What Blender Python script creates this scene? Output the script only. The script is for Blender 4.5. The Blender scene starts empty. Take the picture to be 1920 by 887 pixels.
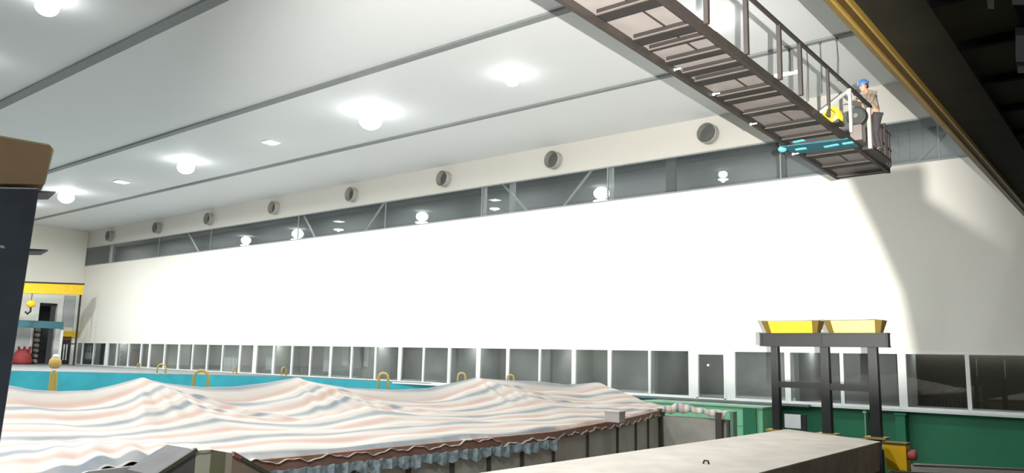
import bpy, bmesh, math, random
from mathutils import Vector, Matrix
random.seed(7)
C = bpy.context.scene.collection
S = bpy.context.scene
PI = math.pi

# ------------------------------------------------------------------ camera
FW = Vector((-0.62645218, 0.76482934, 0.15031215))
RT = Vector((0.77554741, 0.63090553, 0.02200956))
UP = Vector((0.07799921, -0.13036214, 0.98839356))
F = 1491.56
CAM = Vector((0, 0, 1.6))
cd = bpy.data.cameras.new('camera'); cam = bpy.data.objects.new('camera', cd); C.objects.link(cam)
m3 = Matrix((RT, UP, -FW)).transposed()
cam.matrix_world = Matrix.Translation(CAM) @ m3.to_4x4()
cd.sensor_width = 36; cd.lens = F / 1920 * 36; cd.clip_start = .05; cd.clip_end = 400
S.camera = cam
S.view_settings.view_transform = 'Standard'
S.view_settings.look = 'None'
S.view_settings.gamma = 1
S.view_settings.use_curve_mapping = False
S.view_settings.exposure = 0.0
S.cycles.max_bounces = 7
S.cycles.diffuse_bounces = 4
S.cycles.glossy_bounces = 3
S.cycles.transparent_max_bounces = 12
S.cycles.sample_clamp_indirect = 6
S.cycles.caustics_reflective = False
S.cycles.caustics_refractive = False

# ------------------------------------------------------------------ light
FLOOD_POWER = 60000
LAMP_POWER = 800
GLOW_POWER = 9
w = bpy.data.worlds.new('world'); S.world = w; w.use_nodes = True
w.node_tree.nodes['Background'].inputs[0].default_value = (.9, .95, 1, 1)
w.node_tree.nodes['Background'].inputs[1].default_value = .06

def spot(name, loc, target, power, size, blend, radius, col):
    l = bpy.data.lights.new(name, 'SPOT'); l.energy = power; l.spot_size = math.radians(size)
    l.spot_blend = blend; l.shadow_soft_size = radius; l.color = col
    o = bpy.data.objects.new(name, l); C.objects.link(o); o.location = loc
    o.rotation_euler = (Vector(target) - Vector(loc)).to_track_quat('-Z', 'Y').to_euler()
    return o
FLOOD = Vector((.6, -.8, 1.5))
spot('flood_light', FLOOD, (-24.5, 34, 7.0), FLOOD_POWER, 57, .5, .016, (1, .965, .90))

# ------------------------------------------------------------------ helpers
def ray(x, y): return FW + RT * ((x - 960) / F) - UP * ((y - 443.5) / F)
def onX(x, y, X): d = ray(x, y); return CAM + d * (X / d.x)
def onY(x, y, Y): d = ray(x, y); return CAM + d * (Y / d.y)
def onZ(x, y, Z): d = ray(x, y); return CAM + d * ((Z - 1.6) / d.z)
def dep(x, y, t): return CAM + ray(x, y) * t

def s2l(c):
    return tuple((v / 255 / 12.92) if v / 255 <= .04045 else ((v / 255 + .055) / 1.055) ** 2.4 for v in c)

def mat(name, rgb, rough=.6, metal=0, var=.08, scale=3., bump=0, emit=0, emit_col=None, spec=.5):
    m = bpy.data.materials.new(name); m.use_nodes = True
    nt = m.node_tree; b = nt.nodes['Principled BSDF']
    c = s2l(rgb)
    n = nt.nodes.new('ShaderNodeTexNoise'); n.inputs['Scale'].default_value = scale; n.inputs['Detail'].default_value = 4
    tc = nt.nodes.new('ShaderNodeTexCoord'); nt.links.new(tc.outputs['Object'], n.inputs['Vector'])
    r = nt.nodes.new('ShaderNodeValToRGB'); nt.links.new(n.outputs['Fac'], r.inputs['Fac'])
    r.color_ramp.elements[0].position = .3; r.color_ramp.elements[1].position = .7
    r.color_ramp.elements[0].color = tuple(v * (1 - var) for v in c) + (1,)
    r.color_ramp.elements[1].color = tuple(min(1, v * (1 + var)) for v in c) + (1,)
    nt.links.new(r.outputs['Color'], b.inputs['Base Color'])
    b.inputs['Roughness'].default_value = rough; b.inputs['Metallic'].default_value = metal
    b.inputs['Specular IOR Level'].default_value = spec
    if bump:
        bp = nt.nodes.new('ShaderNodeBump'); bp.inputs['Strength'].default_value = bump
        nt.links.new(n.outputs['Fac'], bp.inputs['Height']); nt.links.new(bp.outputs['Normal'], b.inputs['Normal'])
    if emit:
        b.inputs['Emission Color'].default_value = tuple(emit_col or (1, 1, 1)) + (1,)
        b.inputs['Emission Strength'].default_value = emit
    return m

def glass(name, tint, refl=1.0):
    m = bpy.data.materials.new(name); m.use_nodes = True
    nt = m.node_tree; nt.nodes.clear()
    out = nt.nodes.new('ShaderNodeOutputMaterial'); mx = nt.nodes.new('ShaderNodeMixShader')
    tr = nt.nodes.new('ShaderNodeBsdfTransparent'); gl = nt.nodes.new('ShaderNodeBsdfGlossy')
    fr = nt.nodes.new('ShaderNodeFresnel'); fr.inputs['IOR'].default_value = 1.5
    mu = nt.nodes.new('ShaderNodeMath'); mu.operation = 'MULTIPLY'; mu.inputs[1].default_value = refl
    ge = nt.nodes.new('ShaderNodeNewGeometry'); ir = nt.nodes.new('ShaderNodeMapRange')
    ir.inputs[3].default_value = 1.5; ir.inputs[4].default_value = 1 / 1.5
    nt.links.new(ge.outputs['Backfacing'], ir.inputs[0]); nt.links.new(ir.outputs[0], fr.inputs['IOR'])
    tr.inputs[0].default_value = tint + (1,); gl.inputs['Roughness'].default_value = .015
    n = nt.nodes.new('ShaderNodeTexNoise'); n.inputs['Scale'].default_value = .6
    tc = nt.nodes.new('ShaderNodeTexCoord'); nt.links.new(tc.outputs['Object'], n.inputs['Vector'])
    bp = nt.nodes.new('ShaderNodeBump'); bp.inputs['Strength'].default_value = .02
    nt.links.new(n.outputs['Fac'], bp.inputs['Height']); nt.links.new(bp.outputs['Normal'], gl.inputs['Normal'])
    nt.links.new(fr.outputs[0], mu.inputs[0]); nt.links.new(mu.outputs[0], mx.inputs[0])
    nt.links.new(tr.outputs[0], mx.inputs[1]); nt.links.new(gl.outputs[0], mx.inputs[2])
    nt.links.new(mx.outputs[0], out.inputs[0])
    return m

def wloc(o):
    v = Vector((0, 0, 0))
    while o is not None: v = v + o.location; o = o.parent
    return v
class MB:
    def __init__(self): self.bm = bmesh.new()
    def box(self, a, b, rot=None, about=None, bevel=0):
        a = Vector(a); b = Vector(b)
        lo = Vector(map(min, a, b)); hi = Vector(map(max, a, b))
        r = bmesh.ops.create_cube(self.bm, size=1)
        M = Matrix.Translation((lo + hi) / 2) @ Matrix.Diagonal((*(hi - lo), 1))
        bmesh.ops.transform(self.bm, matrix=M, verts=r['verts'])
        if rot is not None:
            bmesh.ops.rotate(self.bm, cent=about or (lo + hi) / 2, matrix=rot, verts=r['verts'])
        return self
    def hexa(self, bottom, top):
        v = [self.bm.verts.new(p) for p in bottom] + [self.bm.verts.new(p) for p in top]
        n = len(bottom)
        self.bm.faces.new(v[:n][::-1]); self.bm.faces.new(v[n:])
        for i in range(n): self.bm.faces.new((v[i], v[(i + 1) % n], v[n + (i + 1) % n], v[n + i]))
        return self
    def prism(self, poly, d):
        """extrude a 3-D polygon by vector d"""
        d = Vector(d); return self.hexa(poly, [Vector(p) + d for p in poly])
    def bar(self, p, q, wd, h=None, upv=(0, 0, 1)):
        p = Vector(p); q = Vector(q); h = h or wd
        d = (q - p).normalized(); u = Vector(upv)
        if abs(d.dot(u)) > .95: u = Vector((0, 1, 0))
        s = d.cross(u).normalized(); t = s.cross(d).normalized()
        c = [s * wd / 2 * a + t * h / 2 * b for a, b in ((-1, -1), (1, -1), (1, 1), (-1, 1))]
        return self.hexa([p + k for k in c], [q + k for k in c])
    def tube(self, pts, r, seg=10, closed=False):
        pts = [Vector(p) for p in pts]; rings = []; n = len(pts); u = None
        rs = r if isinstance(r, (list, tuple)) else [r] * n
        for i, p in enumerate(pts):
            if closed: d = (pts[(i + 1) % n] - pts[i - 1]).normalized()
            else: d = (pts[min(i + 1, n - 1)] - pts[max(i - 1, 0)]).normalized()
            if u is None:
                u = d.orthogonal().normalized()
            u = (u - d * u.dot(d)).normalized(); s = d.cross(u)
            rings.append([self.bm.verts.new(p + (u * math.cos(2 * PI * k / seg) + s * math.sin(2 * PI * k / seg)) * rs[i]) for k in range(seg)])
        for i in range(n if closed else n - 1):
            a = rings[i]; b = rings[(i + 1) % n]
            for k in range(seg): self.bm.faces.new((a[k], a[(k + 1) % seg], b[(k + 1) % seg], b[k]))
        if not closed:
            self.bm.faces.new(rings[0][::-1]); self.bm.faces.new(rings[-1])
        return self
    def lathe(self, prof, cen, axis='z', seg=32):
        """prof: list of (r, h)"""
        cen = Vector(cen); rings = []
        for r, h in prof:
            ring = []
            for k in range(seg):
                a = 2 * PI * k / seg
                if axis == 'z': v = Vector((r * math.cos(a), r * math.sin(a), h))
                elif axis == 'y': v = Vector((r * math.cos(a), h, r * math.sin(a)))
                else: v = Vector((h, r * math.cos(a), r * math.sin(a)))
                ring.append(self.bm.verts.new(cen + v))
            rings.append(ring)
        for a, b in zip(rings, rings[1:]):
            for k in range(seg): self.bm.faces.new((a[k], a[(k + 1) % seg], b[(k + 1) % seg], b[k]))
        if prof[0][0] > 0: self.bm.faces.new(rings[0][::-1])
        if prof[-1][0] > 0: self.bm.faces.new(rings[-1])
        return self
    def sphere(self, c, r, sc=(1, 1, 1), rot=None):
        x = bmesh.ops.create_uvsphere(self.bm, u_segments=20, v_segments=12, radius=r)
        M = Matrix.Translation(c) @ (rot.to_4x4() if rot else Matrix()) @ Matrix.Diagonal((*sc, 1))
        bmesh.ops.transform(self.bm, matrix=M, verts=x['verts']); return self
    def build(self, name, m, parent=None, smooth=False, bevel=0):
        bmesh.ops.remove_doubles(self.bm, verts=self.bm.verts, dist=1e-5)
        bmesh.ops.recalc_face_normals(self.bm, faces=self.bm.faces)
        me = bpy.data.meshes.new(name); self.bm.to_mesh(me); self.bm.free()
        if smooth:
            for p in me.polygons: p.use_smooth = True
        me.materials.append(m)
        o = bpy.data.objects.new(name, me); C.objects.link(o)
        if parent is not None:
            o.parent = parent
            me.transform(Matrix.Translation(-wloc(parent)))
        if bevel:
            b = o.modifiers.new('bevel', 'BEVEL'); b.width = bevel; b.segments = 2; b.limit_method = 'ANGLE'
        return o

def tag(o, label=None, cat=None, group=None, kind=None):
    if label: o['label'] = label
    if cat: o['category'] = cat
    if group: o['group'] = group
    if kind: o['kind'] = kind
    return o
def thing(name, loc, label, cat, group=None):
    o = bpy.data.objects.new(name, None); C.objects.link(o); o.location = loc; o.empty_display_size = .3
    return tag(o, label, cat, group)
def struct(o): o['kind'] = 'structure'; return o
def copy_tree(o, parent=None):
    c = o.copy(); C.objects.link(c)
    if parent is not None: c.parent = parent
    for ch in [x for x in S.objects if x.parent == o]: copy_tree(ch, c)
    return c

# ------------------------------------------------------------------ materials
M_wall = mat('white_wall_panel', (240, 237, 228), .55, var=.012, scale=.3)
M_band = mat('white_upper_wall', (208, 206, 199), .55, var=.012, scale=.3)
M_ceil = mat('white_ceiling_panel', (226, 229, 232), .7, var=.015, scale=.2, spec=.25)
M_strip = mat('grey_ceiling_strip', (132, 137, 138), .6, var=.06)
M_floor = mat('pit_concrete', (136, 136, 133), .8, var=.15, scale=1.5)
M_ledge = mat('grey_ledge', (120, 124, 124), .7, var=.1)
M_teal = mat('teal_painted_steel', (48, 156, 170), .5, var=.12, scale=.8)
M_green = mat('green_painted_wall', (38, 118, 84), .5, var=.10, scale=.7)
M_greentop = mat('pale_green_coping', (150, 190, 165), .5)
M_frame = mat('white_window_frame', (235, 238, 236), .4, var=.02)
M_glassL = glass('office_glass', (.78, .80, .79), 1.0)
M_glassU = glass('strip_glass', (.76, .78, .785), 1.0)
M_office = mat('office_grey', (158, 160, 158), .8, var=.2, scale=.5)
M_office_dark = mat('office_dark_brown', (70, 66, 56), .8, var=.3, scale=.6)
M_plenum = mat('blue_grey_back_wall', (150, 154, 154), .8, var=.12, scale=.35)
M_brace = mat('pale_steel_brace', (225, 230, 228), .45)
M_duct = mat('duct_galvanised_grey', (168, 168, 162), .5, metal=.1, var=.06)
M_ductin = mat('duct_inside_shade', (92, 94, 94), .8, var=.2)
M_black = mat('dark_slate_steel', (112, 118, 130), .55, var=.12, scale=4)
M_frameblk = mat('charcoal_painted_steel', (31, 34, 34), .55, var=.1, scale=4)
M_card = mat('brown_cardboard', (246, 204, 158), .85, var=.06, scale=5)
M_cardedge = mat('cardboard_cut_edge', (236, 224, 180), .85)
M_yel = mat('yellow_paint', (240, 196, 40), .5, var=.06)
M_yelpale = mat('pale_yellow_paint', (244, 214, 110), .5, var=.05)
M_yelolive = mat('dull_and_shaded_yellow', (92, 74, 22), .45, var=.10)
M_yellit = mat('yellow_edge_highlight', (128, 104, 46), .4, var=.08)  # brighter yellow stands in for the highlights along the girder edges
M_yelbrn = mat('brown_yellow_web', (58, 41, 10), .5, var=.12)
M_crane = mat('shaded_olive_underside', (34, 31, 23), .85, var=.25, scale=.8, spec=.15)  # shade under the crane is put into this dark colour
M_crane2 = mat('shaded_crane_steel', (13, 13, 14), .9, var=.3, scale=.8, spec=.05)  # same underside shade, put into a still darker colour
M_cranebox = mat('grey_patch_box', (84, 86, 92), .6)
M_rib = mat('dark_brown_rib', (24, 20, 18), .6, var=.15)
M_cat = mat('brown_catwalk_steel', (40, 35, 32), .55, var=.15, scale=4)
M_catplate = mat('grey_deck_plate', (116, 111, 108), .6, var=.10, scale=2.5)
M_bright = mat('bright_steel', (220, 222, 220), .3)
M_catpale = mat('pale_steel', (104, 97, 92), .4, metal=.3)  # paler steel for flanges, hub, stand, rails and posts
M_slab = mat('pale_concrete_slab', (212, 203, 193), .85, var=.10, scale=1.6, bump=.12)
M_slabside = mat('slab_edge_brown', (170, 152, 138), .85, var=.2, scale=2)
M_panel = mat('grey_tank_panel', (196, 192, 182), .7, var=.14, scale=1.2)
M_seam = mat('dark_panel_seam', (88, 84, 78), .8)
M_plank = mat('brown_timber_plank', (160, 122, 106), .8, var=.2, scale=3)
M_film = mat('crinkled_plastic_film', (156, 172, 180), .2, var=.5, scale=9, bump=.8)
M_hoop = mat('olive_yellow_tube', (178, 160, 84), .45, var=.08)
M_red = mat('faded_red', (150, 52, 52), .7, var=.2)
M_redl = mat('pink_red_cap', (200, 104, 98), .6)
M_white = mat('white_sheet', (225, 228, 230), .6, var=.03)
M_tealcloth = mat('dark_teal_webbing', (26, 84, 96), .7, var=.25, scale=7)
M_cyan = mat('light_cyan_plastic', (90, 178, 196), .4, var=.08, emit=0)
M_lampemit = mat('lamp_diffuser', (255, 255, 255), .5, emit=15, emit_col=(.97, 1, .98))
M_lampring = mat('lamp_rim', (215, 220, 220), .4)
M_tube = mat('white_batten_tube', (240, 244, 244), .4, emit=1.2)
M_cable = mat('dark_cable', (96, 92, 86), .7)

W = 34.0; ZC = 13.07; ZP = -4.0
XL = -82.5; XR = 14.0; YN = -7.0

# ------------------------------------------------------------------ structure
struct(MB().box((XL, YN, ZP - .3), (XR, W + .2, ZP)).build('floor', M_floor))
struct(MB().box((XL - .3, YN, ZC), (XR, W + .3, ZC + .25)).build('ceiling', M_ceil))
struct(MB().box((XL, W, 2.12), (XR, W + .25, 9.62)).build('wall_back', M_wall))
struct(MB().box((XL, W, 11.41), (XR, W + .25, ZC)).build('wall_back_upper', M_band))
struct(MB().box((XL, W, ZP), (XR, W + .25, -.06)).build('wall_back_base', M_green))
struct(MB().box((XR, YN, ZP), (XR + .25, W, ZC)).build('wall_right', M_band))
# end wall with the tall doorway left open
dY0, dY1, dZ = 30.25, 31.85, 5.75
MBL = MB()
MBL.box((XL - .25, YN, ZP), (XL, dY0, ZC)); MBL.box((XL - .25, dY1, ZP), (XL, W, ZC)); MBL.box((XL - .25, dY0, dZ), (XL, dY1, ZC)); MBL.box((XL - .25, dY0, ZP), (XL, dY1, 0))
struct(MBL.build('wall_left', M_wall))
struct(MB().box((XL - 3, dY0 - .5, 0), (XL - 2.8, dY1 + .5, dZ + .3)).build('wall_left_doorway', mat('doorway_dark', (66, 72, 70), .9)))

# ceiling strips
for i, (y, wd) in enumerate(((5.4, .5), (12.87, .46), (20.3, .34), (27.78, .24))):
    struct(MB().box((XL, y - wd / 2, ZC - .09), (XR, y + wd / 2, ZC + .02)).build('trim_%d' % (i + 1), M_strip))

# raised floors and pit edge
teal = [(-72, 7.0), (-59.75, 20.6), (-57.3, 23.3), (-46, 33.0), (-33.7, 33.95)]
b = MB(); poly = [(XL, 7.0, -.35)] + [(x, y, -.35) for x, y in teal] + [(-33.7, W, -.35), (XL, W, -.35)]
b.prism(poly, (0, 0, .35)); struct(b.build('floor_raised', M_ledge))
b = MB()
for (x0, y0), (x1, y1) in zip(teal, teal[1:]):
    b.prism([(x0 + .06, y0 - .06, ZP), (x1 + .06, y1 - .06, ZP), (x1 + .005, y1 - .005, ZP), (x0 + .005, y0 - .005, ZP)], (0, 0, 3.96))
struct(b.build('wall_pit_side', M_teal))
# teal base of the long wall up to the green block
struct(MB().box((-33.7, W - .12, ZP), (-18.3, W, -.14)).build('wall_pit_back', M_teal))
struct(MB().box((XR, W - .35, -.12), (-46, W, -.04)).build('trim_5', M_frame))
struct(MB().box((-2.2, -4.5, -.3), (7.5, 2.4, 0)).build('floor_platform', M_ledge))
struct(MB().box((-6.2, -4.5, -.3), (-2.2, 2.1, 0)).build('floor_platform_side', M_ledge))
pl = MB()
for x in (-5.8, -2, 3, 7):
    for y in (-4, 1.6): pl.box((x - .15, y - .15, ZP), (x + .15, y + .15, -.3))
struct(pl.build('trim_6', M_frameblk))

# ------------------------------------------------------------------ lower windows
mull = [(-81.15, .12), (-78.73, .12), (-75.97, .55), (-73.96, .14), (-71.71, .14), (-69.41, .2), (-67.9, .3), (-65.34, .16), (-62.99, .2),
        (-60.82, .14), (-58.58, .16), (-56.43, .14), (-54.02, .2), (-52.05, .45), (-49.71, .2), (-47.54, .14), (-45.43, .14), (-43.23, .2),
        (-41.1, .14), (-38.77, .14), (-36.52, .28), (-34.47, .14), (-32.36, .2), (-30.09, .3), (-27.95, .2), (-25.76, .12), (-23.57, .24),
        (-21.42, .2), (-19.18, .12), (-16.95, .38), (-15.10, .42), (-12.54, .24), (-10.31, .14), (-8.04, .30), (-5.78, .14), (-3.4, .2), (-1.1, .2), (1.2, .2), (3.5, .2)]
mull = [(x * 1.0, wd) for x, wd in mull]
TOP = 2.12
X0 = XL
n = 0
edges = [(XL + .05, .1)] + mull
for (xa, wa), (xb, wb) in zip(edges, edges[1:]):
    n += 1
    l = xa + wa / 2; r = xb + wb / 2; g0 = l; g1 = xb - wb / 2
    isdoor = abs(xb + 15.10) < .01
    f = MB()
    f.box((g1, W - .03, -.06), (r, W + .12, TOP))                    # mullion on the right
    if n == 1: f.box((XL, W - .03, -.06), (l, W + .12, TOP))
    fo_name = 'door_1' if isdoor else 'window_%d' % n
    if isdoor:
        f.box((g0, W - .03, TOP - .12), (g1, W + .12, TOP)); f.box((g0, W - .06, 1.93), (g1, W + .08, 1.99))
        f.box((g0, W - .05, -.06), (g0 + .1, W + .1, 1.95)); f.box((g1 - .1, W - .05, -.06), (g1, W + .1, 1.95))
        f.box((g0, W - .05, -.06), (g1, W + .1, .0))
    else:
        f.box((l, W - .05, -.08), (g1, W + .12, .05)); f.box((l, W - .03, TOP - .05), (g1, W + .12, TOP))
    fo = struct(f.build(fo_name, M_frame))
    pane = MB().box((g0, W + .03, 0), (g1, W + .05, TOP - .02)).build('pane', M_glassL, fo)
    if isdoor:
        MB().lathe([(.05, -.03), (.06, 0), (.03, .04)], ((g0 + g1) / 2 - .1, W - .08, 1.45), 'y', 12).build('door_handle', M_brace, fo)
# offices behind the glass
b = MB(); b.box((XL, 38.6, 0), (XR, 38.8, 2.5)); struct(b.build('wall_office_back', M_office))
struct(MB().box((XL, W + .25, -.2), (XR, 38.8, 0)).build('floor_office', M_office))
struct(MB().box((XL, W + .25, 2.45), (XR, 38.8, 2.65)).build('ceiling_office', M_office))
for i, x in enumerate((-78, -66, -53, -41, -32.4, -25.5, -19.2, -12.4, -8.2, -3.0)):
    struct(MB().box((x - .09, W + .7, 0), (x + .09, 38.6, 2.45)).build('wall_office_partition_%d' % (i + 1), M_office))
struct(MB().box((-8.1, 36.6, 0), (XR, 36.75, 2.45)).build('wall_office_dark', M_office_dark))
for i, (px0, px1, z0) in enumerate(((160, 178, .55), (608, 620, .35), (642, 654, .8), (676, 690, .8), (420, 446, 0), (500, 512, .3))):
    a = onY(px0, 660, 34.9).x; c = onY(px1, 660, 34.9).x
    nm = ('left end of the row', 'behind the mid-left glazing, leftmost of three close together', 'behind the mid-left glazing, middle of three close together',
          'behind the mid-left glazing, rightmost of three close together', 'wide, behind the glazing above the large near hoop', 'narrow, behind the glazing right of the large near hoop')[i]
    p = MB(); k = 7
    for j in range(k):
        x0 = a + (c - a) * j / k; x1 = a + (c - a) * (j + 1) / k
        p.prism([(x0, 34.9, z0), ((x0 + x1) / 2, 34.84, z0), (x1, 34.9, z0), (x1, 34.94, z0), (x0, 34.94, z0)], (0, 0, 2.45 - z0))
    tag(p.build('curtain', M_white), 'white curtain hanging ' + nm, 'curtain', 'curtains behind the office glass')

for k, x in enumerate(range(-78, 8, 8)):  # added fill lights that brighten the rooms behind both rows of glass
    for (z, yy, pw) in ((2.4, 36.4, 70 if x > -10 else 165), (11.7, 35.6, 95)):
        l = bpy.data.lights.new('window_fill_light', 'AREA'); l.shape = 'RECTANGLE'; l.size = 6; l.size_y = .3; l.energy = pw; l.color = (1, 1, .98)
        q = bpy.data.objects.new('window_fill_light', l); C.objects.link(q); q.location = (x, yy, z)
# ------------------------------------------------------------------ upper glass strip
SZ0, SZ1 = 9.62, 11.41
jx = [XL, -76.5, -68, -59.5, -47.8, -38.5, -30.2, -21.6, -12.6, -6.3, 2, XR]
for i, (a, c) in enumerate(zip(jx, jx[1:])):
    f = MB(); f.box((a, W - .02, SZ0 - .02), (c, W + .1, SZ0 + .05)); f.box((a, W - .02, SZ1 - .05), (c, W + .1, SZ1 + .02)); f.box((c - .03, W + .02, SZ0), (c + .03, W + .08, SZ1))
    fo = struct(f.build('window_strip_%d' % (i + 1), mat('thin_grey_frame', (150, 154, 154), .5)if i == 0 else bpy.data.materials['thin_grey_frame']))
    MB().box((a + .03, W + .04, SZ0), (c - .03, W + .06, SZ1)).build('pane', M_glassU, fo)
struct(MB().box((XL, 37.0, 9.2), (XR, 37.2, 12)).build('wall_plenum_back', M_plenum))
struct(MB().box((XL, W + .25, 9.3), (XR, 37.0, 9.5)).build('floor_plenum', M_plenum))
struct(MB().box((XL, W + .25, 11.8), (XR, 37.0, 12)).build('ceiling_plenum', M_plenum))
YB = 34.55
places = ['leaning right, above the middle of the hall', 'leaning left, beside bright glass reflections', 'leaning left, left of the hall middle',
          'leaning right, below and right of the fourth duct', 'leaning right, close to the small cluster of lights', 'between the person and the yellow rail']
for k, (p, q) in enumerate((((945, 348), (990, 397)), ((1105, 325), (1055, 390)), ((715, 388), (688, 430)), ((570, 405), (590, 445)), ((360, 450), (372, 472)), ((1775, 250), (1720, 303)))):
    P, Q = onY(*p, YB), onY(*q, YB); d = Q - P
    P = P + d * ((11.72 - P.z) / d.z); Q = Q + d * ((9.5 - Q.z) / d.z)
    b = MB(); b.bar(P, Q, .1, .1)
    o = thing('diagonal_brace', (Q.x, Q.y, 9.5), 'diagonal brace in the high glass strip, ' + places[k], 'brace', 'diagonal braces behind the high glass strip')
    b.build('brace_tube', M_brace, o)
    g = MB(); g.box((Q.x - .12, YB - .07, 9.5), (Q.x + .12, YB + .07, 9.62)); g.build('foot_plate', M_brace, o)
cols = [(207, 480, .25, 'at the far left end'), (908, 390, .16, 'left of the middle diagonal brace, thin'), (960, 370, .3, 'crossed by the right leaning diagonal brace'),
        (1145, 350, .24, 'right of the left leaning diagonal brace'), (1258, 340, .5, 'wide, midway between the two largest round ducts'), (1465, 300, .42, 'beside the cyan strap under the catwalk')]
for x, y, wd, nm in cols:
    X = onY(x, y, 34.8).x
    o = thing('steel_column', (X, 34.8, 9.5), 'pale steel column inside the high glass strip, ' + nm, 'column', 'columns behind the high glass strip')
    MB().box((X - wd / 2, 34.74, 9.5), (X + wd / 2, 34.78, 11.8)).box((X - wd / 2, 34.9, 9.5), (X + wd / 2, 34.94, 11.8)).box((X - .02, 34.78, 9.5), (X + .02, 34.9, 11.8)).build('column_shaft', M_plenum if wd > .4 else M_brace, o)

# ------------------------------------------------------------------ ducts
dn = ['nearest the catwalk, rightmost of the row', 'second from the right, above the middle of the white wall', 'third from the right, above the bright glass reflections',
      'fourth from the right', 'fourth from the left', 'third from the left, above the small cluster of lights', 'second from the left', 'leftmost and farthest of the row']
dx = [-15.9, -24.9, -33.1, -41.7, -50.6, -59.6, -68.1, -77.2]
def make_duct():
    o = thing('round_duct', (0, W, 12.2), '', 'duct', 'round duct stubs above the glass strip')
    b = MB(); b.lathe([(.49, -.005), (.49, -.42), (.46, -.45), (.45, -.42), (.45, -.02), (.49, -.005)], (0, W, 12.2), 'y', 36); b.build('duct_sleeve', M_duct, o, smooth=False)
    b = MB(); b.lathe([(.45, -.06), (.449, -.04)], (0, W, 12.2), 'y', 36); b.build('opening_shade_plate', M_ductin, o)  # dark plate stands for the shade inside the open stub
    b = MB(); b.lathe([(.55, -.005), (.55, -.03), (.49, -.035), (.49, -.005)], (0, W, 12.2), 'y', 36); b.build('wall_flange', M_band, o)
    return o
d0 = make_duct()
for i, x in enumerate(dx):
    o = d0 if i == 0 else copy_tree(d0)
    o.location = (x, W, 12.2); o['label'] = 'grey round duct stub, ' + dn[i]

# ------------------------------------------------------------------ ceiling lamps
def lamp(x, y, rad, lab, square=False, glow=1.0, power=1.0):
    if not square and y > 0: x, y = x * .972, y * .972
    if x < -40: power *= 1.7
    o = thing('high_bay_lamp', (x, y, ZC), lab, 'ceiling lamp', 'ceiling lamps')
    if square:
        MB().box((x - rad - .05, y - rad - .05, ZC - .06), (x + rad + .05, y + rad + .05, ZC - .005)).build('lamp_housing', M_lampring, o)
        MB().box((x - rad, y - rad, ZC - .075), (x + rad, y + rad, ZC - .055)).build('diffuser', M_lampemit, o)
    else:
        b = MB(); b.lathe([(.10, -.01), (.10, -.08), (rad * .55, -.12), (rad * .62, -.2), (rad * .5, -.2)], (x, y, ZC), 'z', 32); hs = b.build('lamp_housing', M_lampring, o)
        b = MB(); b.sphere((x, y, ZC - .14 - rad * .62), rad, (1, 1, .8)); b.build('diffuser', M_lampemit, hs, smooth=True)
    l = bpy.data.lights.new('lamp_light', 'AREA'); l.shape = 'DISK'; l.size = rad * 2; l.energy = LAMP_POWER * power; l.color = (.965, 1, 1)
    q = bpy.data.objects.new('lamp_light', l); C.objects.link(q); q.parent = o; q.location = (0, 0, -.22 - rad * 1.45)
    l = bpy.data.lights.new('lamp_halo_fill', 'POINT'); l.shadow_soft_size = .12; l.energy = GLOW_POWER * glow; l.color = (.93, 1, .98)  # added point light that makes the soft halo on the ceiling
    q = bpy.data.objects.new('lamp_halo_fill', l); C.objects.link(q); q.parent = o; q.location = (0, 0, -.30 - rad * 1.45)
lamp(-28.6, 9.7, .36, 'round white ceiling lamp glowing at the top left corner of the picture', glow=1.3)
lamp(-64.0, 24.5, .55, 'round glowing ceiling lamp beside the cardboard box, farthest of the row', glow=3)
lamp(-55.2, 24.6, .38, 'small glowing square ceiling lamp, second farthest of the row', True, 1)
lamp(-46.8, 24.7, .5, 'large round glowing ceiling lamp, third farthest of the row', glow=2.5)
lamp(-37.4, 24.5, .34, 'small square ceiling lamp between the two brightest round lamps', True, .5)
lamp(-29.3, 24.66, .55, 'brightest and largest glowing ceiling lamp, near the middle of the ceiling', glow=2.4, power=.9)
lamp(-20.4, 24.7, .28, 'ceiling lamp between the brightest lamp and the catwalk', glow=1.5, power=.6)
lamp(-11.6, 24.6, .34, 'ceiling lamp hidden above the catwalk', glow=.7, power=.35)
lamp(-72.8, 24.5, .5, 'added fill lamp hidden behind the dark pillar at the far end', glow=1, power=1.0)  # this and the next two: unseen lamps added to brighten the far end
lamp(-55, 9.7, .36, 'added fill lamp outside the picture beyond the cardboard box', power=1.6)
lamp(-72, 9.7, .36, 'added fill lamp outside the picture in the far end corner', power=1.8)
lamp(-10.5, -5.2, .36, 'added fill lamp outside the picture behind and left of the camera', power=3.4)  # this and the next: unseen lamps added to fill surfaces facing the camera
lamp(-2, -5.2, .36, 'added fill lamp outside the picture straight behind the camera', power=2.4)
lamp(-28, -5.2, .36, 'added fill lamp outside the picture far left behind the camera', power=2)  # this and the next: unseen lamps added for more bounce on the left
lamp(-46, -5.2, .36, 'added fill lamp outside the picture beyond the black pillar', power=2)
for x in (-37.4, -10.5, -2): lamp(x, 9.7, .36, 'ceiling lamp outside the picture over %s' % {-37.4: 'the far left', -10.5: 'the slab', -2: 'the crane'}[x], power={-37.4: 1, -10.5: 1.0, -2: .3}[x])

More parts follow.
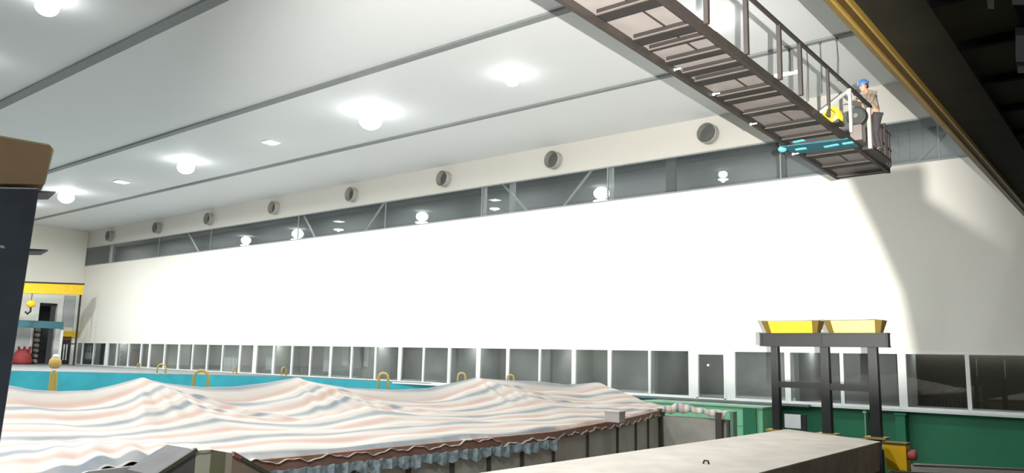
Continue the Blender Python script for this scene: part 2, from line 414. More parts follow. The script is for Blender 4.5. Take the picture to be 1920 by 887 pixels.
# hanging cables and batten light below ceiling strip
tb = thing('batten_light', onY(1478, 139, 27.75), 'white batten light hanging on wires behind the catwalk railing', 'batten light')
P, Q = onY(1452, 144, 27.75), onY(1500, 135, 27.75)
MB().bar(P, Q, .09, .07).build('tube', M_tube, tb)
MB().bar(P + Vector((0, 0, .06)), Q + Vector((0, 0, .06)), .12, .04).build('tray', M_frame, tb)
for x, y, nm in ((1481, 137, 'leftmost, holding the batten light'), (1516, 190, 'second from left, right of the batten light'), (1541, 175, 'third from left'), (1572, 152, 'rightmost, near the yellow crane rail')):
    p = onY(x, y, 27.75)
    o = thing('hanging_cable', (p.x, p.y, ZC - .08), 'thin dark cable hanging from the ceiling strip, ' + nm, 'cable', 'cables hanging from the ceiling strip')
    MB().tube([(p.x, p.y, ZC - .08), (p.x + .03, p.y, (ZC + p.z) / 2), (p.x, p.y, p.z)], .018, 6).build('cable_line', M_cable, o)
    MB().lathe([(.04, 0), (.05, -.1), (.02, -.14)], (p.x, p.y, ZC - .07), 'z', 10).build('ceiling_clip', M_cable, o)

# ------------------------------------------------------------------ overhead crane (runs towards the long wall)
cr = thing('overhead_crane', (-2.6, 14, 6.8), 'dark overhead crane girder with yellow lower edge, crossing the top right corner', 'crane')
Y0, Y1 = -5.5, W - .02
# bottom flange profile, extruded along Y
def yprism(poly, y0, y1): return [(x, y0, z) for x, z in poly], (0, y1 - y0, 0)
def addp(name, poly, m, y0=Y0, y1=Y1):
    b = MB(); p, d = yprism(poly, y0, y1); b.prism(p, d); return b.build(name, m, cr)
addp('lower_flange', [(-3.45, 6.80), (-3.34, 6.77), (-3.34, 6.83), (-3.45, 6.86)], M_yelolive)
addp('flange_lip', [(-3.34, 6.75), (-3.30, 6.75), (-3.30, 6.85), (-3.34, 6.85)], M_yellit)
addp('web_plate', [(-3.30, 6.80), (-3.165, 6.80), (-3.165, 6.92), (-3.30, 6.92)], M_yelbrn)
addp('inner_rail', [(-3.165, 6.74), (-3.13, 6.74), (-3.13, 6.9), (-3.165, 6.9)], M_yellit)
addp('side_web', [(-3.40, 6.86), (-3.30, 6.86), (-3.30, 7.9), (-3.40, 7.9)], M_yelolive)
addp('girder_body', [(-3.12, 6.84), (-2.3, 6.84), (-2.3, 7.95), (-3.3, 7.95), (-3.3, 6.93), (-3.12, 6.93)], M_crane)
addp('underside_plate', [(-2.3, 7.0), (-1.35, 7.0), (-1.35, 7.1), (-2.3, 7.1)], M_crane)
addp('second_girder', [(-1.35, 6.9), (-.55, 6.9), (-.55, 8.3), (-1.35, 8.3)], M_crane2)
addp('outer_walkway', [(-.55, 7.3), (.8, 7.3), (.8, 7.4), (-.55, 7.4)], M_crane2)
for k in range(14):
    y = 4 + k * 2.1
    MB().box((-2.3, y, 6.86), (-1.35, y + .12, 7.0)).build('cross_rib', M_crane2, cr)
for (x0, y0, x1, y1) in ((1905, 66, 1935, 116), (1908, 124, 1940, 137), (1898, -15, 1935, 9), (1852, -15, 1864, 17)):  # boxes for the pale grey patches under the crane
    zz = 6.86 if x0 > 1890 else 6.88
    a = onZ(x0, y0, 6.85); c = onZ(x1, y1, 6.85)
    cx, cy = (a.x + c.x) / 2, (a.y + c.y) / 2
    MB().hexa([onZ(x0, y0, 6.78), onZ(x1, y0, 6.78), onZ(x1, y1, 6.78), onZ(x0, y1, 6.78)], [onZ(x0, y0, 6.78) + Vector((0, 0, .13)), onZ(x1, y0, 6.78) + Vector((0, 0, .13)), onZ(x1, y1, 6.78) + Vector((0, 0, .13)), onZ(x0, y1, 6.78) + Vector((0, 0, .13))]).build('patch_box', M_cranebox, cr)
# added, unseen blocker beside the camera, cut to shade the wall's right end
kf = 1.8 / 34.8
cb = lambda X, Z: (FLOOD.x + kf * (X - FLOOD.x), 1.0, FLOOD.z + kf * (Z - FLOOD.z))
dk = thing('shadow_blocker', (.6, 1.1, 0), 'dark added shadow blocker with a sloping top, right beside the camera outside the picture', 'shadow blocker')
ca = [cb(-9.9, 9.6), cb(-8.81, 6.86), cb(-7.93, 4.44), cb(-7.6, 2.2), (cb(-7.5, 0)[0], 1.0, 0), (cb(6.0, 0)[0], 1.0, 0), cb(6.0, 1.5), cb(-3.75, 5.47), cb(-6.96, 8.3), cb(-6.96, 9.6)]
dk = dk
MB().prism(ca, (0, .04, 0)).build('blocker_body', M_crane, dk)
MB().box((.16, .97, .2), (.7, 1.0, .85)).build('blocker_door', M_crane2, dk)
MB().box((.16, 1.04, 0), (.9, 1.4, .8)).build('blocker_base', M_crane, dk)

# ------------------------------------------------------------------ suspended catwalk
ct = thing('catwalk', (-5.4, 14, 6.3), 'brown steel catwalk with underside ribs and one railing, hanging high over the slab', 'catwalk')
CY0, CY1 = 4.0, 20.65
xl = lambda y: -5.83 - .033 * max(0, y - 9)
xr = lambda y: -4.70 - .019 * max(0, y - 9)
def cbar(name, p, q, wd, h, m): return MB().bar(p, q, wd, h).build(name, m, ct)
cbar('side_beam', (xl(CY0) + .04, CY0, 6.36), (xl(CY1) + .04, CY1, 6.36), .08, .14, M_cat)
cbar('side_beam', (xr(CY0) - .04, CY0, 6.36), (xr(CY1) - .04, CY1, 6.36), .08, .14, M_cat)
MB().hexa([(xl(CY0), CY0, 6.40), (xr(CY0), CY0, 6.40), (xr(CY1), CY1, 6.40), (xl(CY1), CY1, 6.40)],
          [(xl(CY0), CY0, 6.43), (xr(CY0), CY0, 6.43), (xr(CY1), CY1, 6.43), (xl(CY1), CY1, 6.43)]).build('deck_plate', M_catplate, ct)
for y, wd in ((5.4, .16), (6.6, .16), (7.8, .16), (8.9, .18), (9.95, .18), (10.35, .05), (11.0, .14), (11.62, .16), (12.12, .18), (13.05, .16), (13.38, .16), (14.3, .16), (15.5, .2), (16.45, .14), (18.15, .2), (19.4, .22), (20.58, .14)):
    cbar('cross_rib', (xl(y) + .07, y, 6.355), (xr(y) - .07, y, 6.355), wd * 1.45, .09, M_rib)
    cbar('rib_flange', (xl(y) + .07, y - wd * .72 - .02, 6.312), (xr(y) - .07, y - wd * .72 - .02, 6.312), .04, .012, M_catpale)
for ya, yb in ((8.0, 8.85), (8.99, 9.85), (10.1, 10.9), (12.25, 12.95), (14.6, 15.4), (18.3, 19.25)):
    xm = (xl(ya) + xr(ya)) / 2
    cbar('deck_joint', (xm, ya, 6.396), (xm, yb, 6.396), .03, .015, M_cat)
MB().hexa([(-5.25, 14.35, 6.32), (-4.85, 14.35, 6.32), (-4.85, 14.7, 6.32)], [(-5.25, 14.35, 6.39), (-4.85, 14.35, 6.39), (-4.85, 14.7, 6.39)]).build('gusset', M_cat, ct)
for px_, py_ in ((1093, 15), (1187, 78), (1264, 131), (1338, 177), (1408, 233), (1487, 289)):
    p = onX(px_, py_, -5.93); 
    MB().sphere((p.x, p.y, p.z), .028).lathe([(.014, 0), (.014, .12)], (p.x, p.y, p.z), 'x', 8).build('bolt', M_frame, ct, smooth=True)
# railing: posts and top rail
RX = -4.70
for y, wd, m in ((7.4, .07, M_cat), (8.7, .07, M_cat), (10.04, .07, M_cat), (11.45, .07, M_cat), (12.85, .07, M_cat), (13.85, .07, M_cat), (15.4, .055, M_cat)):
    cbar('rail_post', (RX - .02, y, 6.36), (RX - .02, y, 7.35), wd, wd, m)
cbar('top_rail', (RX, CY0, 7.37), (RX - .02, 18.4, 7.35), .055, .055, M_cat)
cbar('brace_rod', (RX - .05, 15.04, 6.37), (RX - .05, 16.89, 7.33), .05, .05, M_bright)
cbar('rail_post', (RX, 16.75, 6.36), (RX, 16.75, 7.3), .06, .06, mat('pale_rail_steel', (150, 142, 136), .5))
cbar('rail_post', (RX + .02, 18.05, 6.3), (RX + .02, 18.05, 7.22), .075, .075, bpy.data.materials['pale_rail_steel'])
# service extension where the person stands
MB().box((-4.95, 18.2, 6.33), (-4.66, 19.7, 6.40)).build('service_deck', M_cat, ct)
for x, y, h in ((-4.80, 19.75, .95), (-4.85, 20.3, .9), (-4.80, 19.45, .75), (-4.83, 20.0, .8)):
    cbar('guard_post', (x, y, 6.36), (x, y, 6.36 + h), .07, .07, M_cat)
cbar('guard_rail', (-4.80, 19.4, 7.2), (-4.86, 20.5, 7.2), .05, .05, M_cat)
cbar('guard_rail', (-4.80, 19.4, 6.8), (-4.86, 20.5, 6.8), .05, .05, M_cat)
# brackets up to the crane girder, above the picture
for y in (4.3, 6.2):
    cbar('support_bracket', (xr(y), y, 7.6), (-3.35, y, 7.6), .12, .12, M_cat)
    cbar('support_hanger', (xr(y), y, 6.4), (xr(y), y, 7.66), .1, .1, M_cat)

# teal sling round the catwalk
sl = thing('webbing_sling', (-5.5, 17, 6.28), 'dark teal webbing sling with bright cyan pads wrapped under the catwalk', 'sling')
MB().hexa([(-6.16, 16.75, 6.27), (-4.82, 16.9, 6.27), (-4.82, 17.65, 6.27), (-6.16, 17.5, 6.27)], [(-6.16, 16.75, 6.30), (-4.82, 16.9, 6.30), (-4.82, 17.65, 6.30), (-6.16, 17.5, 6.30)]).build('webbing', M_tealcloth, sl)
for (a, c) in (((1478, 284), (1478, 284)), ((1492, 281), (1512, 278)), ((1546, 276), (1572, 271)), ((1488, 267), (1508, 263)), ((1580, 270), (1600, 267))):
    P, Q = onZ(*a, 6.255), onZ(*c, 6.255)
    if a == c: MB().sphere(onZ(1467, 280, 6.26), .09, (1, 1.2, .7)).build('end_pad', M_cyan, sl, smooth=True)
    else: MB().bar(P, Q, .10 if a[0] < 1540 else .09, .03).build('cyan_pad', M_cyan, sl, bevel=.01)

# yellow hoist motor on the catwalk
hm = thing('hoist_motor', (-4.9, 15.9, 6.44), 'bright yellow hoist motor on the catwalk deck beside the person', 'motor')
hc = onX(1562, 219, -4.9); hc.z = max(hc.z, 6.62)
MB().lathe([(.10, -.16), (.17, -.14), (.17, .06), (.13, .08), (.13, .24), (.05, .27)], hc, 'y', 24).build('motor_body', mat('bright_yellow', (250, 214, 20), .4), hm, bevel=.01)
MB().box((hc.x - .15, hc.y - .14, 6.43), (hc.x + .15, hc.y + .24, hc.z - .12)).build('motor_base', M_cat, hm)
MB().tube([(hc.x - .0, hc.y - .18, hc.z - .1), (hc.x + .1, hc.y - .18, hc.z), (hc.x, hc.y - .18, hc.z + .1), (hc.x - .1, hc.y - .18, hc.z)], .02, 8, closed=True).build('end_ring', M_yelolive, hm)
# cable reel the person leans on
rc = onX(1607, 219, -4.86)
cr_ = thing('cable_reel', (rc.x, rc.y, 6.44), 'round black cable reel held up on the catwalk beside the person', 'cable reel')
for k in range(4):
    MB().tube([(rc.x + .185 * math.cos(t * PI / 12), rc.y + (k - 1.5) * .045, rc.z + .185 * math.sin(t * PI / 12)) for t in range(24)], .03, 8, closed=True)  .build('cable_turn', M_frameblk, cr_, smooth=True)
MB().lathe([(.17, -.09), (.17, .09)], rc, 'y', 28).build('reel_core', mat('dark_green_core', (42, 46, 42), .7), cr_)
MB().lathe([(.05, -.12), (.05, .12)], rc, 'y', 14).build('reel_hub', M_catpale, cr_)
MB().box((rc.x - .12, rc.y - .14, 6.43), (rc.x + .12, rc.y + .14, rc.z - .22)).build('reel_stand', M_catpale, cr_)

# ------------------------------------------------------------------ person
M_skin = mat('skin', (170, 128, 104), .6, var=.05)
M_jacket = mat('grey_brown_camouflage', (112, 102, 88), .85, var=.45, scale=14)
M_trous = mat('dark_trousers', (48, 44, 48), .85, var=.2, scale=6)
M_helm = mat('blue_helmet', (66, 104, 150), .35, var=.04)
M_boot = mat('dark_boots', (38, 34, 32), .6)
def skin_mesh(name, joints, links, m, parent, root=0, sub=2):
    me = bpy.data.meshes.new(name)
    me.from_pydata([j[0] for j in joints], links, []); o = bpy.data.objects.new(name, me); C.objects.link(o)
    md = o.modifiers.new('skin', 'SKIN'); md.use_smooth_shade = True
    for i, j in enumerate(joints):
        r = j[1]; r = r if isinstance(r, tuple) else (r, r)
        me.skin_vertices[0].data[i].radius = r
    me.skin_vertices[0].data[root].use_root = True
    s = o.modifiers.new('sub', 'SUBSURF'); s.levels = sub; s.render_levels = sub
    me.materials.append(m); o.parent = parent; me.transform(Matrix.Translation(-wloc(parent)))
    return o
PX, PY, PZ = -4.81, 19.0, 6.40
pr = thing('person', (PX, PY, PZ), 'person in a blue helmet and camouflage jacket, reaching over a cable reel on the catwalk', 'person')
def pj(dx, dy, dz): return (PX + dx, PY + dy, PZ + dz)
# facing -X / -Y (towards the reel). lateral axis ~ +Y/-X
fx, fy = -.66, -.75; lx, ly = .75, -.66      # forward, left hand side
def bj(f, l, z): return pj(fx * f + lx * l, fy * f + ly * l, z)
body = [(bj(0, 0, .92), (.15, .12)), (bj(.03, 0, 1.1), (.145, .115)), (bj(.09, 0, 1.28), (.165, .12)), (bj(.15, 0, 1.40), (.12, .09)), (bj(.18, 0, 1.475), .052), (bj(.215, 0, 1.54), .06),
        (bj(.0, .10, .86), .095), (bj(.06, .11, .47), .06), (bj(-.0, .12, .09), .045), (bj(.13, .13, .045), .035),
        (bj(.0, -.10, .86), .095), (bj(.0, -.11, .47), .06), (bj(-.08, -.12, .09), .045), (bj(.05, -.13, .045), .035),
        (bj(.13, .2, 1.38), .06), (bj(.24, .25, 1.15), .046), (bj(.46, .2, 1.17), .034), (bj(.54, .19, 1.18), .028),
        (bj(.13, -.2, 1.38), .06), (bj(.06, -.28, 1.12), .046), (bj(.2, -.27, .9), .034), (bj(.245, -.27, .83), .028)]
links = [(0, 1), (1, 2), (2, 3), (3, 4), (4, 5), (0, 6), (6, 7), (7, 8), (8, 9), (0, 10), (10, 11), (11, 12), (12, 13), (3, 14), (14, 15), (15, 16), (16, 17), (3, 18), (18, 19), (19, 20), (20, 21)]
skin_mesh('body', body, links, M_skin, pr)
def sh(j, k): r = j[1]; return (j[0], tuple(a * k for a in r) if isinstance(r, tuple) else r * k)
jk = [sh(body[i], 1.16) for i in (0, 1, 2, 3, 14, 15, 16, 18, 19, 20)]
skin_mesh('jacket', jk, [(0, 1), (1, 2), (2, 3), (3, 4), (4, 5), (5, 6), (3, 7), (7, 8), (8, 9)], M_jacket, pr)
tr = [(body[0][0], (.13, .11))] + [sh(body[i], 1.18) for i in (6, 7, 8, 10, 11, 12)]
skin_mesh('trousers', tr, [(0, 1), (1, 2), (2, 3), (0, 4), (4, 5), (5, 6)], M_trous, pr)
hd = Vector(bj(.235, 0, 1.60))
yaw = math.atan2(fy, fx)
RM = Matrix.Rotation(yaw, 3, 'Z') @ Matrix.Rotation(math.radians(18), 3, 'Y')
def hp(x, y, z): return hd + RM @ Vector((x, y, z))
b = MB(); b.sphere(hd, .1, (1.0, .78, 1.15), RM)
b.sphere(hp(.035, 0, -.06), .07, (1, .8, .9), RM)
b.sphere(hp(.105, 0, -.01), .018, (1, .8, 1.6), RM)
for s in (-1, 1): b.sphere(hp(0, s * .08, -.01), .022, (.8, .4, 1.3), RM)
b.build('head', M_skin, pr, smooth=True)
b = MB()
for s in (-1, 1): b.sphere(hp(.092, s * .033, .012), .011, (.5, 1, .8), RM)
b.sphere(hp(.096, 0, -.055), .014, (.5, 1.4, .35), RM)
b.build('eyes_and_mouth', mat('dark_features', (60, 40, 36), .5), pr, smooth=True)
b = MB(); b.sphere(hp(-.012, 0, -.005), .1, (.98, .82, .95), RM); b.build('hair', mat('black_hair', (24, 22, 22), .7), pr, smooth=True)
b = MB(); x = bmesh.ops.create_uvsphere(b.bm, u_segments=28, v_segments=14, radius=.135)
bmesh.ops.delete(b.bm, geom=[v for v in b.bm.verts if v.co.z < -.01], context='VERTS')
for v in b.bm.verts:
    if v.co.z < .02 : v.co.x *= 1.12 if v.co.x > 0 else 1.02; v.co.y *= 1.02
bmesh.ops.transform(b.bm, matrix=Matrix.Translation(hp(0, 0, .035)) @ RM.to_4x4(), verts=b.bm.verts)
hm_o = b.build('helmet', M_helm, pr, smooth=True); sd = hm_o.modifiers.new('s', 'SOLIDIFY'); sd.thickness = .01
for s, i0 in ((1, 9), (-1, 13)):
    base = Vector(body[i0 - 1][0]); toe = Vector(body[i0][0])
    b = MB(); b.sphere((base.x, base.y, PZ + .06), .07, (1, 1, .9)); b.sphere((toe.x, toe.y, PZ + .045), .058, (1.25, .9, .78), Matrix.Rotation(yaw, 3, 'Z')); b.build('boot', M_boot, pr, smooth=True)
# hands: palm plus five separate fingers
for s, iw, ie in ((1, 17, 16), (-1, 21, 20)):
    wv = Vector(body[iw][0]); ev = Vector(body[ie][0]); d = (wv - ev).normalized()
    side = d.cross(Vector((0, 0, 1))).normalized() * s; dn_ = d.cross(side).normalized()
    if dn_.z > 0: dn_ = -dn_
    J = [(wv, (.026, .018)), (wv + d * .05, (.03, .016)), (wv + d * .09, (.026, .014))]; L = [(0, 1), (1, 2)]
    for k, (off, ln) in enumerate(((-.030, .062), (-.010, .074), (.010, .07), (.029, .055))):
        n0 = len(J); p0 = wv + d * .09 + side * off
        J += [(p0, .009), (p0 + d * ln * .5 + dn_ * .012, .0085), (p0 + d * ln * .75 + dn_ * .04, .0075)]; L += [(2, n0), (n0, n0 + 1), (n0 + 1, n0 + 2)]
    n0 = len(J); J += [(wv + d * .035 - side * .038, .011), (wv + d * .07 - side * .055 + dn_ * .015, .009), (wv + d * .09 - side * .052 + dn_ * .03, .008)]
    L += [(1, n0), (n0, n0 + 1), (n0 + 1, n0 + 2)]
    skin_mesh('hand', J, L, M_skin, pr, sub=1)

# ------------------------------------------------------------------ black pillar and cardboard box at the left edge
pp = thing('steel_pillar', (-4.75, 1.35, 0), 'dark slate steel pillar close by at the left edge, under the cardboard box', 'pillar')
T, Bt = dep(74, 352, 4), dep(-2, 845, 4); dd = (Bt - T); Fb = T + dd * (T.z / -dd.z) * 1.0
back = ray(60, 500); back.z = 0; back.normalize(); back = (back + Vector((-RT.x, -RT.y, 0)) * .06).normalized(); left = Vector((-RT.x, -RT.y, 0)).normalized()
q0 = [Fb, Fb + left * .32, Fb + left * .32 + back * .32, Fb + back * .32]
q1 = [T, T + left * .38, T + left * .38 + back * .34, T + back * .34]
MB().hexa(q0, q1).build('column_shaft', M_black, pp, bevel=.008)
for (x, y, ext) in ((104, 362, 1), (90, 471, 1)):
    p = dep(x, y, 4)
    MB().hexa([p, p + left * .48, p + left * .48 + back * .30, p + back * .22 + left * .02], [p + Vector((0, 0, .008)), p + left * .48 + Vector((0, 0, .02)), p + left * .48 + back * .30 + Vector((0, 0, .02)), p + back * .22 + left * .02 + Vector((0, 0, .012))]).build('flange_plate', mat('flange_grey', (112, 116, 124), .5) if y < 400 else bpy.data.materials['flange_grey'], pp)
MB().bar(dep(2, 462, 3.97), dep(8, 464, 3.97), .012, .012).build('weld_mark', M_frame, pp)
bx = thing('cardboard_box', T + Vector((0, 0, .02)), 'brown cardboard box standing on top of the dark pillar at the left edge', 'box')
zb = T.z + .022
def atz(x, y, z, t): p = dep(x, y, t); p.z = z; return p
A = dep(82, 352, 4.02); A.z = zb; A2 = dep(100, 281, 4.02); A3 = dep(92, 272, 4.02); A4 = dep(-30, 250, 4.02)
A0 = dep(-30, 352, 4.02); A0.z = zb
MB().hexa([A0, A, A2, A3, A4], [p + back * .3 for p in (A0, A, A2, A3, A4)]).build('carton', M_card, bx)
for p, q in ((A, A2), (A2, A3), (A3, A4)): MB().bar(p - FW * .002, q - FW * .002, .007, .007).build('cut_edge', M_cardedge, bx)

# flood light on its stand beside the camera, with an added flap shading the tarpaulin
aim = (Vector((-20, 34, 7.5)) - FLOOD); aim.z = 0; aim.normalize(); sd_ = Vector((aim.y, -aim.x, 0))
fs_ = thing('flood_lamp', (FLOOD.x, FLOOD.y, 0), 'flood lamp on a tripod stand just behind the camera, outside the picture', 'flood lamp')
c0 = FLOOD - aim * .12
MB().bar(c0 - aim * .12, c0, .34, .26).build('lamp_housing', M_frameblk, fs_)
e0 = FLOOD + aim * .6 - Vector((0, 0, .6 * math.tan(math.radians(1.2))))
f0_ = FLOOD - aim * .1 - Vector((0, 0, .14))
MB().hexa([f0_ - sd_ * .2, f0_ + sd_ * .2, e0 + sd_ * .75, e0 - sd_ * .75], [p + Vector((0, 0, .004)) for p in (f0_ - sd_ * .2, f0_ + sd_ * .2, e0 + sd_ * .75, e0 - sd_ * .75)]).build('added_beam_flap', M_frameblk, fs_)
b = MB(); b.tube([(c0.x, c0.y, .5), (c0.x, c0.y, FLOOD.z - .13)], .02, 8)
for k in range(3): b.tube([(c0.x, c0.y, .6), (c0.x + .4 * math.cos(k * 2.1), c0.y + .4 * math.sin(k * 2.1), .02)], .014, 8)
b.build('tripod', M_frameblk, fs_)

# ------------------------------------------------------------------ concrete slab
sb = thing('concrete_slab', (-6.1, 12, 0), 'long pale concrete slab running out of the bottom of the picture toward the black frame', 'slab')
top = [(-7.4, 19.95), (-4.87, 18.5), (-4.72, 5), (-7.6, 5)]
MB().hexa([(x, y, -.02) for x, y in top], [(x, y, 0) for x, y in top]).build('top_face', M_slab, sb)
ins = [(-7.38, 19.9), (-4.9, 18.46), (-4.75, 5.02), (-7.58, 5.02)]
MB().hexa([(x, y, -.6) for x, y in ins], [(x, y, -.02) for x, y in ins]).build('slab_body', M_slabside, sb)
for x, y in ((-7.0, 7), (-5.2, 7), (-7.0, 18.5), (-5.3, 17.6), (-7, 13), (-5.2, 13)):
    MB().box((x - .15, y - .15, ZP), (x + .15, y + .15, -.6)).build('support_leg', M_frameblk, sb)
lg = onZ(1324, 870, 0)
MB().tube([(lg.x - .05, lg.y, 0), (lg.x - .03, lg.y, .05), (lg.x + .03, lg.y, .05), (lg.x + .05, lg.y, 0)], .015, 8).build('lifting_lug', M_cat, sb)

# ------------------------------------------------------------------ portal frame with yellow trays
YF = 20.3
pf = thing('steel_trestle', (-6.6, YF, ZP), 'charcoal steel trestle of three posts behind the slab, carrying two yellow troughs', 'trestle')
for x, w0 in ((-7.79, .2), (-6.54, .23), (-5.42, .24)):
    MB().hexa([(x - w0 * .62, YF - .1, ZP), (x + w0 * .62, YF - .1, ZP), (x + w0 * .62, YF + .1, ZP), (x - w0 * .62, YF + .1, ZP)],
              [(x - w0 * .42, YF - .1, 2.03), (x + w0 * .42, YF - .1, 2.03), (x + w0 * .42, YF + .1, 2.03), (x - w0 * .42, YF + .1, 2.03)]).build('post', M_frameblk, pf, bevel=.008)
    MB().box((x - .24, YF - .2, -.1), (x + .24, YF + .2, -.05)).build('base_flange', M_hoop, pf)
b = MB(); b.box((-8.15, YF - .12, 2.03), (-5.05, YF - .10, 2.37)); b.box((-8.15, YF - .15, 2.34), (-5.05, YF + .15, 2.37)); b.box((-8.15, YF - .15, 2.03), (-5.05, YF + .15, 2.06)); b.box((-8.15, YF - .1, 2.06), (-5.05, YF + .1, 2.34))
hb = b.build('head_beam', M_frameblk, pf)
for x in (-8.1, -6.6, -5.1): MB().box((x - .02, YF - .15, 2.06), (x + .02, YF - .1, 2.34)).build('web_stiffener', M_frameblk, hb)
MB().box((-7.7, YF - .06, 1.0), (-6.63, YF + .06, 1.15)).build('cross_rail', M_frameblk, pf)
MB().box((-6.44, YF - .06, .98), (-5.5, YF + .06, 1.14)).build('cross_rail', M_frameblk, pf)
MB().box((-8.0, YF - .09, -.32), (-5.2, YF + .09, -.12)).build('sill_beam', M_slabside, pf)
for x0, x1, m, lab in ((-8.06, -6.60, M_yel, 'bright yellow flared trough on top of the black trestle, left one'), (-6.49, -5.13, M_yelpale, 'pale yellow flared trough on top of the black trestle, right one')):
    t = thing('yellow_trough', ((x0 + x1) / 2, YF, 2.37), lab, 'trough', 'yellow troughs on the trestle')
    f0, f1 = x0 + .13, x1 - .12
    MB().hexa([(f0 + .06, YF - .08, 2.37), (f1 - .06, YF - .08, 2.37), (f1 - .06, YF - .06, 2.37), (f0 + .06, YF - .06, 2.37)], [(f0 - .06, YF - .20, 2.66), (f1 + .06, YF - .20, 2.66), (f1 + .06, YF - .18, 2.66), (f0 - .06, YF - .18, 2.66)]).build('front_panel', m, t)
    MB().hexa([(f0 + .06, YF + .12, 2.37), (f1 - .06, YF + .12, 2.37), (f1 - .06, YF + .14, 2.37), (f0 + .06, YF + .14, 2.37)], [(f0 - .06, YF + .22, 2.66), (f1 + .06, YF + .22, 2.66), (f1 + .06, YF + .24, 2.66), (f0 - .06, YF + .24, 2.66)]).build('back_panel', m, t)
    MB().box((f0, YF - .08, 2.37), (f1, YF + .14, 2.39)).build('trough_floor', m, t)
    for s, fx_, ex in ((-1, f0, x0), (1, f1, x1)):
        MB().hexa([(fx_ - s * .08, YF - .10, 2.37), (fx_ + s * .04, YF - .10, 2.37), (fx_ + s * .04, YF + .14, 2.37), (fx_ - s * .08, YF + .14, 2.37)],
                  [(ex - s * .17, YF - .215, 2.67), (ex, YF - .215, 2.67), (ex, YF + .24, 2.67), (ex - s * .17, YF + .24, 2.67)]).build('end_flare', M_yelolive, t)  # flares take the duller yellow for their shaded sides

# yellow box and the low steel platform at bottom right
lp = thing('steel_platform', (-3.2, 18, -.55), 'low dark steel platform with two pale rails, right of the concrete slab', 'platform')
MB().hexa([(-4.7, 12, -.75), (-1.2, 12, -.75), (-1.2, 22.2, -.75), (-4.7, 20.6, -.75)], [(-4.7, 12, -.6), (-1.2, 12, -.6), (-1.2, 22.2, -.6), (-4.7, 20.6, -.6)]).build('platform_deck', mat('dark_deck_steel', (66, 68, 62), .4, var=.2), lp)  # dark deck colour with random tone variation
MB().bar((-4.65, 18.4, -.585), (-1.2, 20.6, -.585), .12, .03).build('pale_rail', M_catpale, lp)
MB().bar((-4.6, 20.0, -.585), (-1.2, 22.0, -.585), .16, .03).build('pale_rail', M_catpale, lp)
for x, y in ((-4.5, 12.3), (-1.4, 12.3), (-4.5, 20.2), (-1.5, 21.6)): MB().box((x - .1, y - .1, ZP), (x + .1, y + .1, -.75)).build('platform_leg', M_frameblk, lp)
yb = thing('control_box', (-4.68, 19.0, -.6), 'yellow box with a red round end cap, beside the slab corner', 'control box')
MB().hexa([(-4.86, 18.85, -.6), (-4.46, 18.85, -.6), (-4.46, 19.2, -.6), (-4.86, 19.2, -.6)], [(-4.93, 18.85, -.06), (-4.46, 18.85, -.05), (-4.46, 19.2, -.05), (-4.93, 19.2, -.06)]).build('box_body', mat('signal_yellow', (250, 196, 14), .5), yb, bevel=.01)
MB().box((-4.93, 18.83, -.07), (-4.45, 19.22, -.03)).build('box_lid', M_yelolive, yb)
MB().lathe([(.1, 0), (.11, .02), (.11, .14), (.09, .17)], (-4.46, 19.0, -.27), 'x', 20).build('red_cap', M_redl, yb, smooth=True)

# green block, posts, white panel under the windows
gb = thing('green_cabinet', (-15.5, 32.9, ZP), 'long light green steel cabinet standing below the office windows left of the trestle', 'cabinet')
MB().box((-18.3, 31.8, ZP), (-12.8, 33.85, -.22)).build('cabinet_body', mat('light_green_steel', (128, 204, 158), .5, var=.07), gb, bevel=.02)
MB().box((-18.35, 31.74, -.22), (-12.75, 33.85, -.16)).build('cabinet_lid', M_greentop, gb)
MB().box((-13.6, 31.72, ZP), (-13.05, 31.8, -.24)).build('corner_post', M_green, gb)
MB().box((-18.2, 31.77, -.95), (-13.6, 31.8, -.88)).build('trim_line', M_greentop, gb)
struct(MB().box((-20.5, 33.4, -.14), (-11.5, W, -.05)).build('floor_ledge', M_ledge))
wp = tag(None or thing('white_panel', (-11.3, 32.4, ZP), 'small white panel on a dark stand below the windows, between the trestle posts', 'panel'))
P, Q = onY(1471, 776, 32.4), onY(1502, 804, 32.4)
MB().box((P.x, 32.38, Q.z), (Q.x, 32.42, P.z)).build('white_board', M_white, wp)
MB().box((P.x - .05, 32.42, ZP), (P.x + .02, 32.5, P.z)).box((Q.x - .02, 32.42, ZP), (Q.x + .2, 32.5, P.z)).build('stand', M_frameblk, wp)
for i, (px_, m, wd) in enumerate(((1690, M_green, .35), (1624, M_greentop, .05))):
    x = onY(px_, 800, 33.7).x
    o = thing('wall_pipe', (x, 33.75, ZP), ('wide dark green post against the green base wall' if i == 0 else 'thin pale pipe on the green base wall behind the trestle'), 'post')
    MB().box((x - wd / 2, 33.6, ZP), (x + wd / 2, 33.98, -.2)).build('post_shaft', m, o, bevel=.02)
    MB().box((x - wd / 2 - .04, 33.56, -.26), (x + wd / 2 + .04, 33.98, -.18)).build('post_cap', m, o)

